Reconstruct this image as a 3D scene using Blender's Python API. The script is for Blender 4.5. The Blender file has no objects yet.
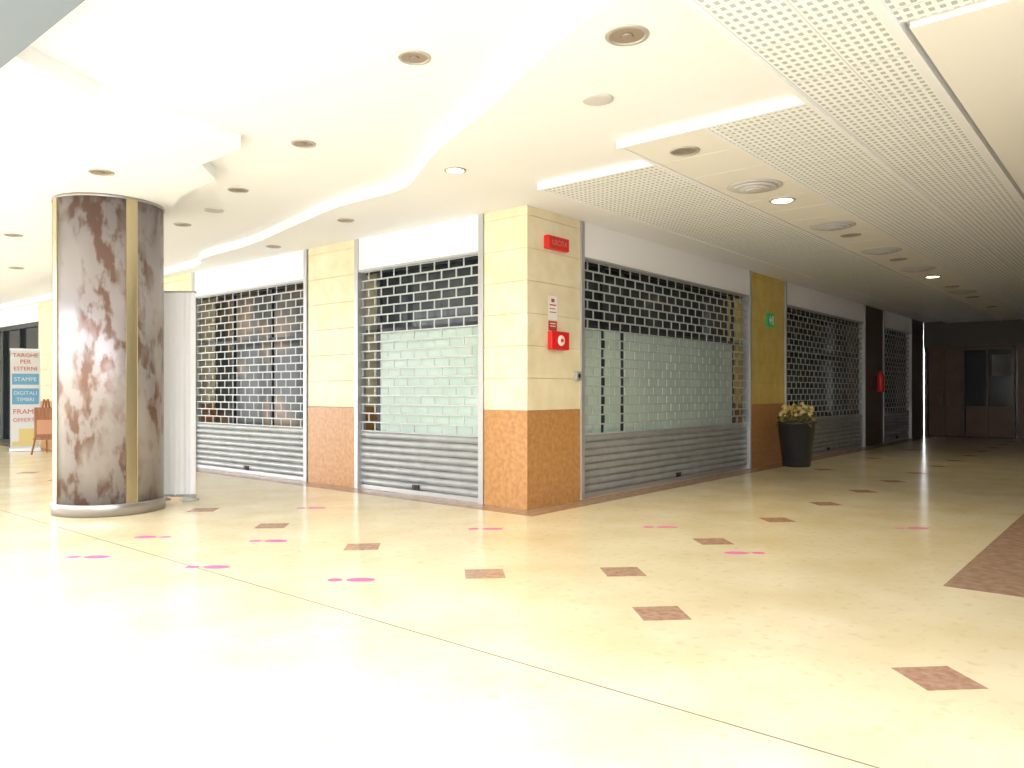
import bpy, bmesh, math, random
from mathutils import Vector, Matrix
random.seed(7)
S = bpy.context.scene
COL = S.collection

# ------------------------------------------------------------------ materials
def mat(name, c1, rough=0.5, metal=0.0, c2=None, scale=5.0, detail=6, lo=0.35, hi=0.65, bump=0.0,
        emit=None, estr=0.0, stretch=None, spec=0.5, c3=None, scale3=40.0, lo3=0.55, hi3=0.7):
    m = bpy.data.materials.new(name); m.use_nodes = True
    nt = m.node_tree; b = nt.nodes['Principled BSDF']
    b.inputs['Base Color'].default_value = (*c1, 1)
    b.inputs['Roughness'].default_value = rough
    b.inputs['Metallic'].default_value = metal
    b.inputs['Specular IOR Level'].default_value = spec
    if emit:
        b.inputs['Emission Color'].default_value = (*emit, 1)
        b.inputs['Emission Strength'].default_value = estr
    if c2:
        tc = nt.nodes.new('ShaderNodeTexCoord'); mp = nt.nodes.new('ShaderNodeMapping')
        if stretch: mp.inputs['Scale'].default_value = stretch
        nt.links.new(tc.outputs['Object'], mp.inputs[0])
        n = nt.nodes.new('ShaderNodeTexNoise'); n.inputs['Scale'].default_value = scale; n.inputs['Detail'].default_value = detail
        nt.links.new(mp.outputs[0], n.inputs['Vector'])
        r = nt.nodes.new('ShaderNodeValToRGB')
        r.color_ramp.elements[0].position = lo; r.color_ramp.elements[0].color = (*c1, 1)
        r.color_ramp.elements[1].position = hi; r.color_ramp.elements[1].color = (*c2, 1)
        nt.links.new(n.outputs['Fac'], r.inputs[0])
        out = r.outputs[0]
        if c3:
            n3 = nt.nodes.new('ShaderNodeTexNoise'); n3.inputs['Scale'].default_value = scale3; n3.inputs['Detail'].default_value = 8
            nt.links.new(mp.outputs[0], n3.inputs['Vector'])
            r3 = nt.nodes.new('ShaderNodeValToRGB')
            r3.color_ramp.elements[0].position = lo3; r3.color_ramp.elements[0].color = (0, 0, 0, 1)
            r3.color_ramp.elements[1].position = hi3; r3.color_ramp.elements[1].color = (1, 1, 1, 1)
            nt.links.new(n3.outputs['Fac'], r3.inputs[0])
            mx = nt.nodes.new('ShaderNodeMixRGB'); mx.inputs[2].default_value = (*c3, 1)
            nt.links.new(r3.outputs[0], mx.inputs[0]); nt.links.new(out, mx.inputs[1]); out = mx.outputs[0]
        nt.links.new(out, b.inputs['Base Color'])
        if bump:
            bp = nt.nodes.new('ShaderNodeBump'); bp.inputs['Strength'].default_value = bump; bp.inputs['Distance'].default_value = 0.01
            nt.links.new(n.outputs['Fac'], bp.inputs['Height']); nt.links.new(bp.outputs[0], b.inputs['Normal'])
    return m

M = {}
M['floor'] = mat('floor_marble', (0.72, 0.61, 0.38), 0.18, c2=(0.82, 0.74, 0.53), scale=1.6, detail=10, lo=.3, hi=.7,
                 c3=(0.62, 0.48, 0.27), scale3=14, lo3=.56, hi3=.9)
M['inlay'] = mat('red_marble_inlay', (0.36, 0.20, 0.13), 0.25, c2=(0.48, 0.31, 0.22), scale=20)
M['border'] = mat('brown_marble', (0.33, 0.21, 0.14), 0.25, c2=(0.43, 0.29, 0.21), scale=12)
M['pink'] = mat('pink_sticker', (0.60, 0.13, 0.33), 0.5)
M['joint'] = mat('joint_dark', (0.17, 0.15, 0.12), 0.7)
M['white'] = mat('white_plaster', (0.90, 0.90, 0.91), 0.85)
M['ceil'] = mat('ceiling_paint', (0.85, 0.88, 0.95), 0.85)
M['offw'] = mat('cream_plaster', (0.83, 0.835, 0.83), 0.85)
M['grey'] = mat('grey_plaster', (0.12, 0.11, 0.10), 0.85)
M['darkwall'] = mat('light_absorbing_wall', (0.05, 0.045, 0.04), 0.5)  # kept dark to cut light bouncing off the unseen right wall
M['bluegrey'] = mat('bluegrey_paint', (0.20, 0.25, 0.33), 0.8)
M['cream'] = mat('cream_stone', (0.74, 0.65, 0.43), 0.35, c2=(0.82, 0.75, 0.55), scale=4, detail=8)
M['yellow_lit'] = mat('yellow_lit_stone', (0.66, 0.48, 0.11), 0.4, c2=(0.76, 0.58, 0.18), scale=4)  # pillar stone under yellow light; that light is put into the colour
M['brownstone'] = mat('brown_stone', (0.08, 0.05, 0.04), 0.4, c2=(0.12, 0.075, 0.05), scale=9)
M['granite'] = mat('tan_brown_marble', (0.40, 0.19, 0.065), 0.3, c2=(0.51, 0.275, 0.105), scale=18, detail=12, lo=.35, hi=.65)
M['grout'] = mat('grout', (0.50, 0.40, 0.22), 0.8)
M['alu'] = mat('aluminium', (0.50, 0.51, 0.52), 0.4, 0.6)
M['steel'] = mat('galvanised_slats', (0.33, 0.35, 0.36), 0.4, 0.35, c2=(0.40, 0.42, 0.43), scale=6)
M['lattice'] = mat('lattice_steel', (0.46, 0.50, 0.51), 0.45, 0.2)
M['darkmetal'] = mat('dark_frame', (0.03, 0.037, 0.045), 0.4, 0.3)
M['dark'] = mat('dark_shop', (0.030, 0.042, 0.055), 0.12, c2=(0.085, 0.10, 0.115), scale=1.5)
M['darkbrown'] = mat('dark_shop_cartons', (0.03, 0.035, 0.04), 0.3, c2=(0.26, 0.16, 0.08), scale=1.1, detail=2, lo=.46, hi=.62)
M['film'] = mat('frosted_film', (0.46, 0.60, 0.55), 0.35, c2=(0.56, 0.69, 0.64), scale=1.5)
M['black'] = mat('black_plastic', (0.01, 0.01, 0.01), 0.4)
M['red'] = mat('red_plastic', (0.70, 0.015, 0.015), 0.35)
M['green'] = mat('green_sign', (0.02, 0.30, 0.08), 0.4, emit=(0.02, .5, .1), estr=.15)
M['paper'] = mat('white_paper', (0.85, 0.85, 0.83), 0.6)
M['banner'] = mat('banner_vinyl', (0.58, 0.60, 0.60), 0.6)
M['lampoff'] = mat('lamp_reflector', (0.30, 0.25, 0.22), 0.4, 0.1)
M['lampring'] = mat('lamp_ring', (0.42, 0.40, 0.38), 0.4, 0.2)
M['lampon'] = mat('lamp_lit', (1, .9, .7), 0.5, emit=(1.0, 0.85, 0.55), estr=14)
M['speaker'] = mat('speaker_grille', (0.60, 0.60, 0.62), 0.6)
M['rust'] = mat('patinated_steel', (0.17, 0.105, 0.085), 0.34, 0.55, c2=(0.31, 0.285, 0.295), scale=7, detail=15, lo=.44, hi=.54,
                stretch=(1.2, 1.2, 0.6), c3=(0.35, 0.33, 0.345), scale3=2.4, lo3=.44, hi3=.60, bump=.06)
M['brass'] = mat('brass_strip', (0.58, 0.50, 0.33), 0.3, 0.85, c2=(.48, .41, .26), scale=3, stretch=(1, 1, .2))
M['polished'] = mat('brushed_steel', (0.36, 0.34, 0.34), 0.3, 0.8)
M['cloth'] = mat('white_cloth', (0.84, 0.86, 0.90), 0.8)
M['pot'] = mat('pot_anthracite', (0.025, 0.028, 0.034), 0.4)
M['soil'] = mat('soil', (0.04, 0.025, 0.015), 0.9)
M['leaf'] = mat('leaf', (0.12, 0.13, 0.04), 0.6, c2=(0.36, 0.30, 0.10), scale=8)
M['flower'] = mat('dry_flower', (0.70, 0.48, 0.08), 0.7, c2=(0.80, 0.70, 0.42), scale=10)
M['wood'] = mat('easel_wood', (0.26, 0.09, 0.035), 0.5, c2=(0.36, 0.15, 0.06), scale=3, stretch=(8, 8, 1))
M['blue'] = mat('print_blue', (0.10, 0.30, 0.48), 0.5)
M['printred'] = mat('print_red', (0.50, 0.06, 0.05), 0.5)
M['printyel'] = mat('print_yellow', (0.58, 0.47, 0.18), 0.5)
M['darkglass'] = mat('dark_glazing', (0.012, 0.018, 0.022), 0.12, spec=.3)
M['doorwood'] = mat('door_brown', (0.085, 0.034, 0.016), 0.45, c2=(0.12, .05, .024), scale=3)
M['sheet'] = mat('sheet_orange', (.55, .28, .17), .6)
M['shoplit'] = mat('lit_window_grey', (.16, .165, .16), .5, c2=(.09, .085, .07), scale=2)  # brightness of a lit window put into a plain grey, no emission

def perf():
    m = bpy.data.materials.new('perforated_panel'); m.use_nodes = True
    nt = m.node_tree; b = nt.nodes['Principled BSDF']; L = nt.links.new
    b.inputs['Roughness'].default_value = .7
    tc = nt.nodes.new('ShaderNodeTexCoord'); sp = nt.nodes.new('ShaderNodeSeparateXYZ'); L(tc.outputs['Object'], sp.inputs[0])
    def mth(op, a, bb=None, c=None):
        n = nt.nodes.new('ShaderNodeMath'); n.operation = op
        for i, v in enumerate((a, bb, c)):
            if v is None: continue
            if isinstance(v, (int, float)): n.inputs[i].default_value = v
            else: L(v, n.inputs[i])
        return n.outputs[0]
    def band(src, period, half, off=0.0):
        f = mth('FRACT', mth('ADD', mth('DIVIDE', src, period), 50.0 + off))
        d = mth('ABSOLUTE', mth('SUBTRACT', f, 0.5))
        return mth('LESS_THAN', d, half)
    x, y = sp.outputs[0], sp.outputs[1]
    slot = mth('MULTIPLY', band(x, .078, .27), band(y, .052, .27))
    inn = mth('MULTIPLY', band(x, .624, .47), band(y, .364, .455))
    slot = mth('MULTIPLY', slot, inn)
    seam = mth('SUBTRACT', 1.0, mth('MULTIPLY', band(x, .624, .493), band(y, .364, .488)))
    fac = mth('MAXIMUM', slot, mth('MULTIPLY', seam, .6))
    mx = nt.nodes.new('ShaderNodeMixRGB'); L(fac, mx.inputs[0])
    mx.inputs[1].default_value = (.90, .94, 1.0, 1); mx.inputs[2].default_value = (.46, .52, .58, 1)
    L(mx.outputs[0], b.inputs['Base Color'])
    return m
M['perf'] = perf()

# ------------------------------------------------------------------ mesh helpers
def new_obj(name, bm, mats, parent=None, smooth=False):
    me = bpy.data.meshes.new(name); bm.normal_update(); bm.to_mesh(me); bm.free()
    if not isinstance(mats, (list, tuple)): mats = [mats]
    for mm in mats: me.materials.append(mm)
    if smooth:
        for p in me.polygons: p.use_smooth = True
    o = bpy.data.objects.new(name, me); COL.objects.link(o)
    if parent: o.parent = parent
    return o
def add_box(bm, a, b, mi=0, mtx=None):
    vs = [bm.verts.new((x, y, z)) for x in (a[0], b[0]) for y in (a[1], b[1]) for z in (a[2], b[2])]
    if mtx:
        for v in vs: v.co = mtx @ v.co
    for f in ((0,1,3,2),(4,6,7,5),(0,4,5,1),(2,3,7,6),(0,2,6,4),(1,5,7,3)):
        fc = bm.faces.new([vs[i] for i in f]); fc.material_index = mi
def boxes(name, lst, m, parent=None, bevel=0.0):
    bm = bmesh.new()
    for t in lst: add_box(bm, t[0], t[1], t[2] if len(t) > 2 else 0)
    o = new_obj(name, bm, m, parent)
    if bevel:
        md = o.modifiers.new('bevel', 'BEVEL'); md.width = bevel; md.segments = 2
    return o
def add_lathe(bm, prof, seg=32, c=(0,0,0), mi=0, mtx=None):
    rings = []
    for r, z in prof:
        rg = []
        for i in range(seg):
            a = 2*math.pi*i/seg
            p = Vector((c[0]+r*math.cos(a), c[1]+r*math.sin(a), c[2]+z))
            if mtx: p = mtx @ p
            rg.append(bm.verts.new(p))
        rings.append(rg)
    for k in range(len(rings)-1):
        for i in range(seg):
            f = bm.faces.new((rings[k][i], rings[k][(i+1)%seg], rings[k+1][(i+1)%seg], rings[k+1][i])); f.material_index = mi; f.smooth = True
    for rg, rev in ((rings[0], True), (rings[-1], False)):
        f = bm.faces.new(rg[::-1] if rev else rg); f.material_index = mi
def poly_prism(bm, pts, z0, z1, mi=0):
    lo = [bm.verts.new((x, y, z0)) for x, y in pts]; hi = [bm.verts.new((x, y, z1)) for x, y in pts]
    n = len(pts)
    f = bm.faces.new(lo[::-1]); f.material_index = mi
    f = bm.faces.new(hi); f.material_index = mi
    for i in range(n):
        f = bm.faces.new((lo[i], lo[(i+1)%n], hi[(i+1)%n], hi[i])); f.material_index = mi
    bmesh.ops.recalc_face_normals(bm, faces=bm.faces)
def empty(name, loc=(0,0,0), rz=0.0):
    e = bpy.data.objects.new(name, None); e.location = loc; e.rotation_euler = (0, 0, rz); COL.objects.link(e); e.empty_display_size = .2
    return e
def text(name, s, size, loc, m, parent, align='CENTER', ext=.001):
    c = bpy.data.curves.new(name, 'FONT'); c.body = s; c.size = size; c.align_x = align; c.extrude = ext
    c.materials.append(m)
    o = bpy.data.objects.new(name, c); COL.objects.link(o); o.parent = parent
    o.location = loc; o.rotation_euler = (math.pi/2, 0, 0)
    return o

ZC = 3.36      # main ceiling
ZR = 3.48      # recessed ceiling
FX, FY = 6.59, 5.33   # facade planes
XE = 25.2      # corridor end
YE = 25.0
XB = 1.60      # open edge of the ceiling towards the atrium

# ------------------------------------------------------------------ floor
bm = bmesh.new(); add_box(bm, (-9, -4.2, -.2), (XE+3, YE+.5, 0)); new_obj('floor', bm, M['floor'])
bm = bmesh.new()
def diamond(x, y, s=.28):
    h = s/2*math.sqrt(2)
    poly_prism(bm, [(x-h, y), (x, y-h), (x+h, y), (x, y+h)], 0.0, .0015)
for x, y in ((3.92,.77),(4.02,2.24),(4.08,3.69),(4.13,5.12),(4.21,6.59),(4.29,8.06),(4.33,9.53),(4.38,11.0),(4.42,12.47),(4.46,13.94)):
    diamond(x, y)
x = 4.77
while x < 24: diamond(x, 2.97); x += 1.47
for x in (13.2, 16.1, 19.0): diamond(x, 4.3)
new_obj('floor_diamond_inlays', bm, M['inlay'])
boxes('floor_border', [((5.8, -3.9, 0), (18, 1.11, .0015)),
                       ((FX-.32, FY-.32, 0), (XE, FY, .0016)), ((FX-.32, FY, 0), (FX, YE, .0016))], M['border'])
boxes('floor_joint', [((2.845, -4, 0), (2.854, YE, .001))], M['joint'])
bm = bmesh.new()
R = Vector((.644, -.765, 0)); F = Vector((.765, .644, 0))
def oval(c, a, b, d, n):
    pts = []
    for i in range(20):
        t = 2*math.pi*i/20
        p = c + d*(a*math.cos(t)) + n*(b*math.sin(t)); pts.append((p.x, p.y))
    poly_prism(bm, pts, 0, .0018)
for (x, y, sg) in ((2.48,6.46,1),(2.91,5.41,1),(3.35,4.28,1),(3.76,5.95,1),(5.42,4.9,1),(5.96,2.56,-1),(6.58,3.68,1),(5.14,7.28,1),(8.07,1.82,1),(1.95,7.2,1),(3.2,6.9,-1)):
    c = Vector((x, y, 0))
    oval(c+R*.07*sg, .10, .055, R, F); oval(c-R*.11*sg, .052, .042, R, F)
new_obj('floor_footprint_stickers', bm, M['pink'])

# ------------------------------------------------------------------ ceiling
bm = bmesh.new()
add_box(bm, (XB, -4.2, ZR), (XE+3, YE+.5, ZR+.3), 0)
edge = [(3.0,-4.2),(3.15,0),(3.4,2.0),(3.75,2.93),(4.15,3.7),(4.6,4.7),(4.95,5.3),(5.26,5.92),(5.3,6.98),(5.55,8.2),(5.88,9.75),(6.0,11.3),(6.4,13.4),(6.42,YE+.5)]
sm = []
for i in range(len(edge)-1):
    p0 = Vector(edge[max(i-1,0)]); p1 = Vector(edge[i]); p2 = Vector(edge[i+1]); p3 = Vector(edge[min(i+2,len(edge)-1)])
    for k in range(4):
        t = k/4
        q = .5*((2*p1)+(-p0+p2)*t+(2*p0-5*p1+4*p2-p3)*t*t+(-p0+3*p1-3*p2+p3)*t**3)
        sm.append((q.x, q.y))
sm.append(edge[-1])
poly_prism(bm, sm + [(XE+3, YE+.5), (XE+3, -4.2)], ZC, ZR, 0)
poly_prism(bm, [(XB,5.35),(2.3,5.75),(3.5,5.95),(3.52,6.65),(3.85,7.0),(3.95,7.9),(4.3,8.9),(4.45,10.5),(4.9,12),(5.2,16),(5.3,YE+.5),(XB,YE+.5)], ZC, ZR, 0)
new_obj('ceiling', bm, [M['ceil'], M['bluegrey']])
boxes('ceiling_edge_beam', [((.9, -4.2, ZC-.06), (XB, YE+.5, ZR+.3))], M['bluegrey'])

ZP = 3.30
boxes('ceiling_perforated_panels', [
    ((1.62, 1.14, ZP), (XE, 1.83, ZC)),
    ((1.62, .60, ZP), (4.55, 1.08, ZC)),
    ((5.40, 1.87, ZP), (XE, 2.62, ZC)),
    ((6.0, 3.40, ZP), (XE, 4.65, ZC))], M['perf'])
boxes('ceiling_drop_trim', [
    ((1.62, 1.08, ZP-.012), (XE, 1.14, ZC)),
    ((1.62, 1.83, ZP-.012), (XE, 1.87, ZC)),
    ((5.36, 1.87, ZP-.01), (5.40, 3.40, ZC)),
    ((5.40, 3.36, ZP-.006), (XE, 3.40, ZC)),
    ((5.40, 2.62, ZP-.006), (XE, 2.65, ZC)),
    ((5.96, 3.40, ZP-.01), (6.0, 4.69, ZC)),
    ((6.0, 4.65, ZP-.01), (XE, 4.69, ZC))], M['ceil'])
lst = []
x = 5.40
while x < XE-.1:
    lst.append(((x+.004, 2.654, ZP), (min(x+.596, XE), 3.356, ZC))); x += .6
boxes('ceiling_light_strip', lst, M['offw'], bevel=.003)
lst = [((4.6, -3.9, ZP-.02), (11.0, 1.04, ZC)), ((11.02, -3.9, ZP-.02), (XE, 1.04, ZC))]
boxes('ceiling_plain_drop', lst, M['offw'])

# ------------------------------------------------------------------ ceiling fittings
def downlight(x, y, z, r=.095, on=False):
    bm = bmesh.new()
    prof = [(r*.80, -.004), (r*.84, -.012), (r*1.0, -.010), (r*1.04, 0)]
    seg = 32; rings = []
    for rr, zz in prof:
        rings.append([bm.verts.new((rr*math.cos(2*math.pi*i/seg), rr*math.sin(2*math.pi*i/seg), zz)) for i in range(seg)])
    for k in range(3):
        for i in range(seg):
            bm.faces.new((rings[k][i], rings[k][(i+1)%seg], rings[k+1][(i+1)%seg], rings[k+1][i])).material_index = 0
    f = bm.faces.new(rings[0]); f.material_index = 1
    add_lathe(bm, [(r*.3, -.006), (r*.22, -.012)], 16, mi=1)
    bmesh.ops.recalc_face_normals(bm, faces=bm.faces)
    o = new_obj('ceiling_downlight', bm, [M['lampring'], M['lampon'] if on else M['lampoff']], smooth=False)
    o.location = (x, y, z)
    return o
for x, y in ((3.82,2.35),(5.76,7.46),(6.15,9.59)):
    downlight(x, y, ZC, .125 if y < 3 else .1)
downlight(5.12, 5.0, ZC, .1, True)
for x, y in ((3.42,3.71),(3.98,5.74),(4.44,7.60),(4.89,9.72)): downlight(x, y, ZR, .105)
for x, y in ((3.03,7.58),(3.5,11.5),(4.46,14.5),(2.2,10.2)): downlight(x, y, ZC, .11)
for x, y, z in ((4.52,3.02,ZC),(4.75,8.67,ZR)):
    bm = bmesh.new(); add_lathe(bm, [(.11,0),(.108,-.01),(.09,-.014),(.03,-.01)][::-1], 32)
    o = new_obj('ceiling_speaker', bm, M['speaker']); o.location = (x, y, z)
for x in (5.8, 10.27, 12.6, 16.5, 18.6, 21.0): downlight(x, 3.01, ZP, .12)
for x in (7.95, 14.9): downlight(x, 3.01, ZP, .13, True)
for x in (7.24, 9.56, 11.7, 13.8, 17.5):
    bm = bmesh.new()
    for r0, zz in ((.25,-.008),(.20,-.022),(.14,-.034),(.08,-.042)):
        add_lathe(bm, [(r0*.62, zz), (r0, zz+.0), (r0*1.04, zz+.006)], 36, mi=0)
    add_lathe(bm, [(.19,-.001),(.26,-.001)][::-1], 36, mi=1)
    o = new_obj('air_diffuser', bm, [M['speaker'], M['darkmetal']]); o.location = (x, 3.01, ZP)
for x, y, z, p in ((7.95, 3.01, ZP, 150), (14.9, 3.01, ZP, 70), (5.12, 5.0, ZC, 90)):
    l = bpy.data.lights.new('downlight_lamp', 'SPOT'); l.energy = p; l.color = (1, .82, .5); l.spot_size = 2.4; l.spot_blend = .8; l.shadow_soft_size = .07
    o = bpy.data.objects.new('downlight_lamp', l); o.location = (x, y, z-.06); COL.objects.link(o)

# ------------------------------------------------------------------ facade parts (local: x right, -y outward)
def course_pillar(name, loc, rz, w, dep, topmat):
    e = empty(name, loc, rz)
    boxes('core', [((.01, .012, 0), (w-.01, dep-.01, ZC))], M['grout'] if topmat != M['brownstone'] else M['black'], e)
    lst = []; z = 1.095
    while z < ZC-.01:
        z1 = min(z+.357, ZC); lst.append(((0, 0, z), (w, dep, z1))); z += .361
    boxes('stone_courses', lst, topmat, e, .003)
    boxes('granite_base', [((-.004, -.004, 0), (w+.004, dep, 1.09))], M['granite'] if topmat != M['brownstone'] else M['brownstone'], e, .003)
    return e

def shutter(loc, rz, w, back, film=None, mullions=()):
    e = empty('roller_shutter', loc, rz)
    zt, zs = 2.94, .78
    y0 = .05
    boxes('guide_rails', [((0, -.02, 0), (.075, .12, ZC)), ((w-.075, -.02, 0), (w, .12, ZC))], M['alu'], e, .004)
    boxes('header_box', [((.075, .0, zt), (w-.075, .30, ZC))], M['white'], e)
    boxes('header_lip', [((.075, -.006, zt-.03), (w-.075, .03, zt))], M['alu'], e)
    bm = bmesh.new(); rh = .12; cw = .25
    n = int(round((zt-.03-zs)/rh)); rh = (zt-.03-zs)/n
    for i in range(n+1):
        z = zs + i*rh
        add_box(bm, (.075, y0-.006, z-.009), (w-.075, y0+.006, z+.009))
        if i < n:
            x = .075 + (cw/2 if i % 2 else 0) + .02
            while x < w-.09:
                add_box(bm, (x, y0-.005, z+.009), (x+.018, y0+.005, z+rh-.009)); x += cw
    new_obj('brick_lattice', bm, M['lattice'], e)
    bm = bmesh.new(); ns = 8; sh = (zs-.06-.010)/ns; prof = []
    for i in range(ns):
        zb = .06 + i*sh
        prof += [(y0+.014, zb), (y0-.004, zb+sh*.10), (y0-.016, zb+sh*.30), (y0-.020, zb+sh*.5), (y0-.016, zb+sh*.72), (y0-.004, zb+sh*.92), (y0+.014, zb+sh)]
    va = [bm.verts.new((.075, y, z)) for y, z in prof]; vb = [bm.verts.new((w-.075, y, z)) for y, z in prof]
    for i in range(len(prof)-1): bm.faces.new((va[i], vb[i], vb[i+1], va[i+1]))
    new_obj('solid_slats', bm, M['steel'], e)
    boxes('bottom_rail', [((.075, y0-.02, .002), (w-.075, y0+.02, .06))], M['alu'], e, .004)
    boxes('lock', [((w/2-.06, y0-.04, .07), (w/2+.06, y0-.012, .13)), ((w/2-.02, y0-.055, .085), (w/2+.02, y0-.04, .115))], M['black'], e, .004)
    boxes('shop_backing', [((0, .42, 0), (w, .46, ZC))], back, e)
    fa, fb = .125, .17
    fr = [((.075, fa, zt-.05), (w-.075, fb, zt)), ((.075, fa, 0), (w-.075, fb, .10)), ((.075, fa, 2.08), (w-.075, fb, 2.14))]
    for mx in mullions: fr.append(((mx-.03, fa, 0), (mx+.03, fb, zt)))
    boxes('shop_frame', fr, M['darkmetal'], e)
    if film: boxes('frosted_glass', [((a, fa+.01, .1), (b, fa+.02, zb)) for a, b, zb in film], M['film'], e)
    return e
RL = -math.pi/2
cp = course_pillar('corner_pillar', (FX, FY, 0), 0, 1.01, .64, M['cream'])
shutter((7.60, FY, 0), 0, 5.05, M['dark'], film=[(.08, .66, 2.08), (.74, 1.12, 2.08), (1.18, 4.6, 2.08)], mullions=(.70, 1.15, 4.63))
course_pillar('stone_pillar', (12.68, FY, 0), 0, 1.50, .45, M['yellow_lit'])
shutter((14.20, FY, 0), 0, 5.10, M['dark'], mullions=(1.7, 3.4))
course_pillar('stone_pillar', (19.33, FY, 0), 0, 1.50, .45, M['brownstone'])
shutter((20.85, FY, 0), 0, 2.9, M['dark'], mullions=(1.4,))
course_pillar('stone_pillar', (23.78, FY, 0), 0, 1.4, .45, M['brownstone'])
shutter((FX, 8.32, 0), RL, 8.32-5.975, M['dark'], film=[(.29, .30, 2.08), (.36, 2.26, 2.08)], mullions=(.33,))
course_pillar('stone_pillar', (FX, 9.39, 0), RL, 1.05, .45, M['cream'])
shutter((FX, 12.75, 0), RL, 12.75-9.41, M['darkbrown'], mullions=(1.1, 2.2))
course_pillar('stone_pillar', (FX, 13.85, 0), RL, 1.08, .45, M['cream'])
shutter((FX, 18.35, 0), RL, 4.48, M['dark'], mullions=(1.5, 3))
course_pillar('stone_pillar', (FX, 19.95, 0), RL, 1.58, .45, M['cream'])
e = empty('glazed_shopfront', (FX, 24.95, 0), RL)
boxes('glazing', [((0, .10, 0), (4.98, .13, 2.95))], M['darkglass'], e)
boxes('frames', [((x, .03, 0), (x+.07, .12, 2.95)) for x in (0, 1.2, 2.4, 3.6, 4.85)] + [((0, .03, 2.85), (4.98, .12, 2.95)), ((0, .03, 0), (4.98, .12, .1))], M['darkmetal'], e)
boxes('header', [((0, 0, 2.95), (4.98, .3, ZC-.002))], M['white'], e)

# enclosing walls
boxes('light_block_back', [((FX+.5, FY+.66, 0), (XE, FY+.8, ZC))], M['offw'])  # unseen behind the shops, added to block light
boxes('wall_left_end', [((1.45, YE, 0), (FX+.6, YE+.2, ZC))], M['offw'])
boxes('corridor_shade_wall', [((1.62, -4.1, 0), (XE, -3.92, ZC-.1))], M['darkwall'])  # unseen wall added to make the corridor dark
boxes('daylight_block_wall', [((-9.0, -4.1, 0), (-8.8, YE+.2, 6.2))], M['offw'])  # unseen tall wall added to keep horizontal daylight out of the corridor
e = empty('corridor_end_doors', (XE, 0, 0), 0)
boxes('bulkhead', [((.0, -3.9, 2.62), (.25, FY, ZC-.002))], M['grey'], e)
boxes('lit_window_panel', [((.105, 3.15, 1.75), (.118, 3.62, 2.35))], M['shoplit'], e)  # stands in for a lit window, its light only painted
boxes('door_panels', [((.10, 4.36, .02), (.118, 5.22, 2.5)), ((.10, 2.15, .02), (.118, 3.0, 2.5))], M['doorwood'], e, .006)
boxes('low_panels', [((.10, 3.1, .02), (.118, 4.25, .9))], M['doorwood'], e)
boxes('glazing', [((.12, -3.9, 0), (.15, FY, 2.62))], M['darkglass'], e)
fr = [((.05, y, 0), (.12, y+.05, 2.62)) for y in (-2.6, -1.4, -.2, 1.0, 2.1, 3.05, 3.7, 4.30, 4.76, 5.25)] + [((.05, -3.9, 2.5), (.12, FY, 2.62))]
boxes('frames', fr, M['doorwood'], e)
boxes('door_handles', [((.02, 4.70, .9), (.05, 4.72, 1.3)), ((.02, 4.86, .9), (.05, 4.88, 1.3))], M['brownstone'], e)

# ------------------------------------------------------------------ round column
cc = (3.63, 8.86)
e = empty('round_column', (cc[0], cc[1], 0))
r = .545
bm = bmesh.new(); add_lathe(bm, [(r, .0), (r, ZC)], 96); new_obj('shaft', bm, M['rust'], e)
bm = bmesh.new(); add_lathe(bm, [(r+.016, 0), (r+.016, .12), (r+.010, .13)], 96); new_obj('base_ring', bm, M['polished'], e)
bm = bmesh.new(); add_lathe(bm, [(r+.006, ZC-.03), (r+.010, ZC-.025), (r+.010, ZC)], 96); new_obj('top_ring', bm, M['polished'], e)
bm = bmesh.new()
for k in range(4):
    a0 = -math.pi/2 + k*math.pi/2; hw = .105; n = 6
    for i in range(n):
        t0 = a0-hw+2*hw*i/n; t1 = a0-hw+2*hw*(i+1)/n
        ro = r+.009
        vs = [bm.verts.new((ro*math.cos(t), ro*math.sin(t), z)) for t, z in ((t0,.12),(t1,.12),(t1,ZC-.02),(t0,ZC-.02))]
        bm.faces.new(vs)
    for s in (-1, 1):
        t = a0+s*hw
        vs = [bm.verts.new((rr*math.cos(t), rr*math.sin(t), z)) for rr, z in ((r,.12),(r+.014,.12),(r+.014,ZC-.02),(r,ZC-.02))]
        bm.faces.new(vs)
new_obj('brass_strips', bm, M['brass'], e)

# ------------------------------------------------------------------ white cloth screen behind the column
e = empty('cloth_screen', (4.46, 9.075, 0), math.radians(-50))
bm = bmesh.new(); prev = None
for i in range(61):
    x = -.28 + .54*i/60; y = .008*math.sin(i*.33)+.003*math.sin(i*.9)
    cur = [bm.verts.new((x, y*(1.3-.5*z/2.5), z)) for z in (.06, .8, 1.6, 2.50)]
    if prev:
        for k in range(3): bm.faces.new((prev[k], cur[k], cur[k+1], prev[k+1]))
    prev = cur
new_obj('cloth', bm, M['cloth'], e, smooth=True)
bm = bmesh.new()
for x in (-.26, .24):
    add_lathe(bm, [(.012, .02), (.012, 2.50)], 16, c=(x, .02, 0))
add_box(bm, (-.28, -.012, 2.495), (.26, .03, 2.515))
add_box(bm, (-.28, -.012, .04), (.26, .03, .07))
add_lathe(bm, [(.11, 0), (.11, .012), (.04, .04)], 32, c=(.18, 0, 0))
add_lathe(bm, [(.11, 0), (.11, .012), (.04, .04)], 32, c=(-.16, 0, 0))
new_obj('stand', bm, M['alu'], e)

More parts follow.
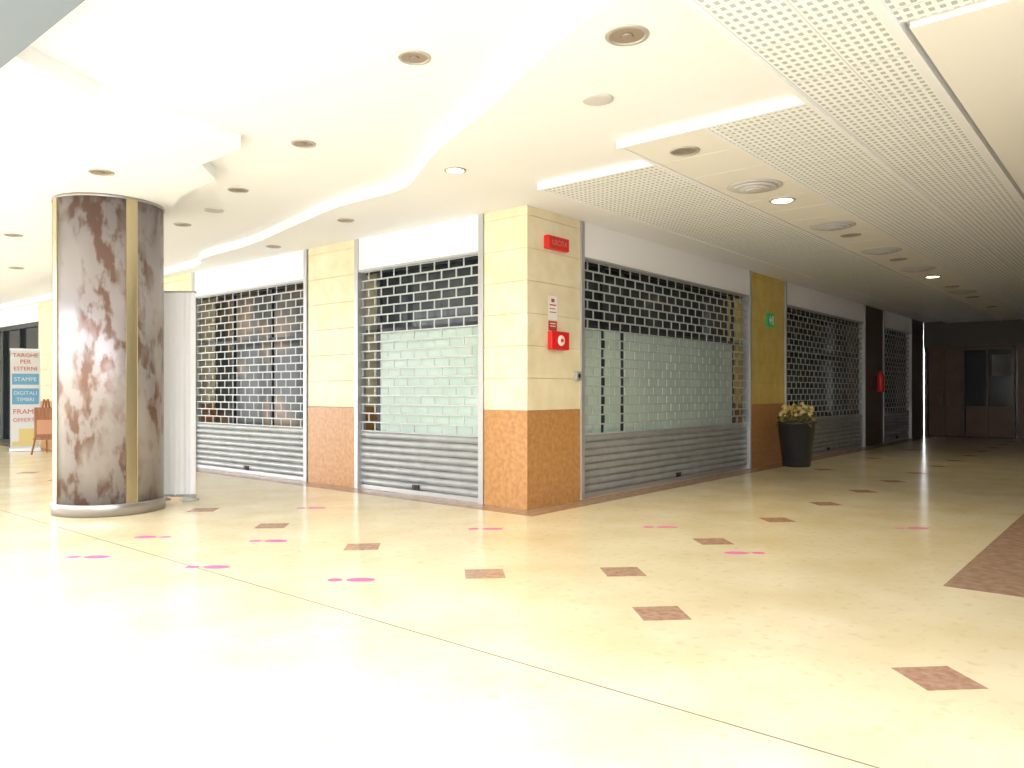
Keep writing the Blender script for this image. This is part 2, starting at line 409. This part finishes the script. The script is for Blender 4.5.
# ------------------------------------------------------------------ roll-up banner & easel
yaw = math.radians(-22)
e = empty('rollup_banner', (6.02, 19.0, 0), yaw)
boxes('panel', [((-.28, 0, .08), (.28, .006, 2.22))], M['banner'], e)
boxes('base_case', [((-.30, -.08, 0), (.30, .10, .08))], M['alu'], e, .01)
boxes('top_bar', [((-.29, -.01, 2.21), (.29, .015, 2.25))], M['alu'], e)
boxes('blue_print', [((-.25, -.004, 1.03), (.25, 0, 1.38)), ((-.25, -.004, 1.46), (.25, 0, 1.70))], M['blue'], e)
boxes('yellow_print', [((-.25, -.004, .12), (.25, 0, .22)), ((-.12, -.004, .22), (.20, 0, .50))], M['printyel'], e)
for s, z, sz, mm in (('TARGHE', 2.06, .125, 'printred'), ('PER', 1.92, .13, 'printred'), ('ESTERNI', 1.77, .12, 'printred'),
                     ('STAMPE', 1.54, .12, 'banner'), ('DIGITALI', 1.24, .11, 'banner'), ('TIMBRI', 1.10, .11, 'banner'), ('FRAME', .82, .155, 'printred'), ('OFFERTE', .65, .12, 'printred')):
    text('line', s, sz, (0, -.006, z), M[mm], e)
e = empty('wooden_easel', (6.05, 17.9, 0), yaw)
bm = bmesh.new()
def leg(p, q, t=.03):
    p, q = Vector(p), Vector(q); d = q-p; mt = Matrix.Translation(p) @ d.to_track_quat('Z', 'Y').to_matrix().to_4x4()
    add_box(bm, (-t/2, -t/2, 0), (t/2, t/2, d.length), 0, mt)
leg((-.25, -.12, 0), (-.03, 0, 1.15)); leg((.25, -.12, 0), (.03, 0, 1.15)); leg((0, .38, 0), (0, .02, 1.12)); leg((-.22, -.13, .32), (.22, -.13, .32))
new_obj('legs', bm, M['wood'], e)
boxes('board', [((-.20, -.12, .34), (.20, -.095, .98))], M['wood'], e, .004)
boxes('board_sheet', [((-.15, -.125, .42), (.15, -.121, .72))], M['sheet'], e)

# ------------------------------------------------------------------ planter
e = empty('potted_plant', (13.50, 4.86, 0))
bm = bmesh.new(); add_lathe(bm, [(.215, 0), (.23, .01), (.315, .74), (.325, .75), (.325, .78), (.295, .78), (.285, .70)], 48); new_obj('pot', bm, M['pot'], e)
bm = bmesh.new(); add_lathe(bm, [(.28, .70), (.28, .715), (.1, .735)], 32); new_obj('soil', bm, M['soil'], e)
bm = bmesh.new()
for i in range(380):
    a = random.uniform(0, 6.28); rr = .30*math.sqrt(random.random()); h = random.uniform(.74, 1.08-.2*(rr/.30)**2)
    c = Vector((rr*math.cos(a)*1.05, rr*math.sin(a)*1.05, h))
    mt = Matrix.Translation(c) @ Matrix.Rotation(random.uniform(0, 6.28), 4, 'Z') @ Matrix.Rotation(random.uniform(-1.2, 1.2), 4, 'X')
    l = random.uniform(.05, .11); w = l*.28
    vs = [bm.verts.new(mt @ Vector(p)) for p in ((0,0,0),(w,l*.45,.01),(0,l,0),(-w,l*.45,.01))]
    bm.faces.new(vs).material_index = 0
for i in range(85):
    a = random.uniform(0, 6.28); rr = .29*math.sqrt(random.random()); h = random.uniform(.88, 1.15-.14*rr/.29)
    c = Vector((rr*math.cos(a), rr*math.sin(a), h)); s = random.uniform(.02, .045)
    bmesh.ops.create_icosphere(bm, subdivisions=1, radius=s, matrix=Matrix.Translation(c))
    leg_p = Vector((c.x*.5, c.y*.5, .72)); d = c-leg_p; mt = Matrix.Translation(leg_p) @ d.to_track_quat('Z','Y').to_matrix().to_4x4()
    add_box(bm, (-.003,-.003,0), (.003,.003,d.length), 0, mt)
for f in bm.faces:
    if len(f.verts) == 3: f.material_index = 1
new_obj('foliage', bm, [M['leaf'], M['flower']], e)

# ------------------------------------------------------------------ wall items on corner pillar (front face y = FY)
e = empty('emergency_exit_light', (7.08, FY, 3.0))
boxes('body', [((-.20, -.075, -.075), (.20, -.003, .075))], M['red'], e, .012)
boxes('lens', [((-.18, -.08, -.055), (.18, -.074, .055))], mat('lens_red', (.55, .02, .015), .3), e, .004)
text('legend', 'USCITA', .085, (0, -.082, -.03), mat('legend_pink', (.75, .2, .16), .5), e)
e = empty('fire_alarm_box', (7.12, FY, 1.89))
boxes('body', [((-.17, -.07, -.105), (.17, -.003, .105))], M['red'], e, .012)
bm = bmesh.new(); add_lathe(bm, [(.06, .07), (.06, .082), (.045, .086)], 28, mtx=Matrix.Rotation(math.pi/2, 4, 'X')); new_obj('bell_disc', bm, M['paper'], e)
bm = bmesh.new(); add_lathe(bm, [(.022, .086), (.018, .096)], 20, mtx=Matrix.Rotation(math.pi/2, 4, 'X')); new_obj('button', bm, M['red'], e)
e = empty('safety_notice', (7.05, FY, 2.26))
boxes('sheet', [((-.085, -.006, -.13), (.085, -.003, .14))], M['paper'], e)
boxes('print', [((-.06, -.008, .03), (.06, -.006, .045)), ((-.06, -.008, -.01), (.04, -.006, 0)), ((-.06, -.008, -.05), (.06, -.006, -.04)), ((-.03, -.008, .07), (.03, -.006, .11))], M['printred'], e)
e = empty('alarm_sign', (7.05, FY, 2.06))
boxes('plate', [((-.08, -.006, -.055), (.08, -.003, .055))], M['printred'], e)
boxes('mark', [((-.05, -.008, -.01), (.05, -.006, .0)), ((-.05, -.008, .02), (.05, -.006, .03))], M['paper'], e)
e = empty('key_switch', (7.52, FY, 1.49))
boxes('box', [((-.045, -.045, -.055), (.045, -.003, .055))], M['alu'], e, .006)
boxes('key_plate', [((-.02, -.05, -.02), (.02, -.044, .025))], M['black'], e, .002)
e = empty('exit_sign', (13.45, FY, 2.58))
boxes('panel', [((-.15, -.04, -.12), (.15, -.003, .12))], M['green'], e, .006)
boxes('pictogram', [((-.09, -.043, -.03), (.03, -.04, .03)), ((.05, -.043, -.08), (.11, -.04, .08)), ((-.05, -.043, -.07), (-.02, -.04, .07))], M['paper'], e)
e = empty('fire_extinguisher', (20.2, FY-.11, 1.30))
bm = bmesh.new(); add_lathe(bm, [(.07, 0), (.08, .02), (.08, .40), (.06, .46), (.025, .49), (.025, .53)], 32); new_obj('cylinder', bm, M['red'], e)
boxes('valve', [((-.03, -.02, .52), (.03, .02, .57)), ((-.09, -.012, .57), (.04, .012, .59)), ((.03, -.01, .18), (.10, .01, .2))], M['black'], e)
bm = bmesh.new(); add_box(bm, (.085, -.01, .15), (.105, .01, .56)); new_obj('hose', bm, M['black'], e)
boxes('bracket', [((-.03, .07, .1), (.03, .108, .4))], M['black'], e)

# ------------------------------------------------------------------ light : open daylight atrium (world) + camera
w = bpy.data.worlds.new('daylight'); S.world = w; w.use_nodes = True
bg = w.node_tree.nodes['Background']; bg.inputs[0].default_value = (.97, .97, 1.0, 1); bg.inputs[1].default_value = 6.3

cd = bpy.data.cameras.new('camera'); cam = bpy.data.objects.new('camera', cd); COL.objects.link(cam)
cd.sensor_width = 36; cd.lens = 36*769/1024; cd.shift_y = 8/1024
cam.location = (0, 0, 1.3); cam.rotation_euler = (math.pi/2, 0, math.radians(-49.9)); cd.clip_start = .05
S.camera = cam
S.view_settings.view_transform = 'Standard'
S.view_settings.exposure = 0.0
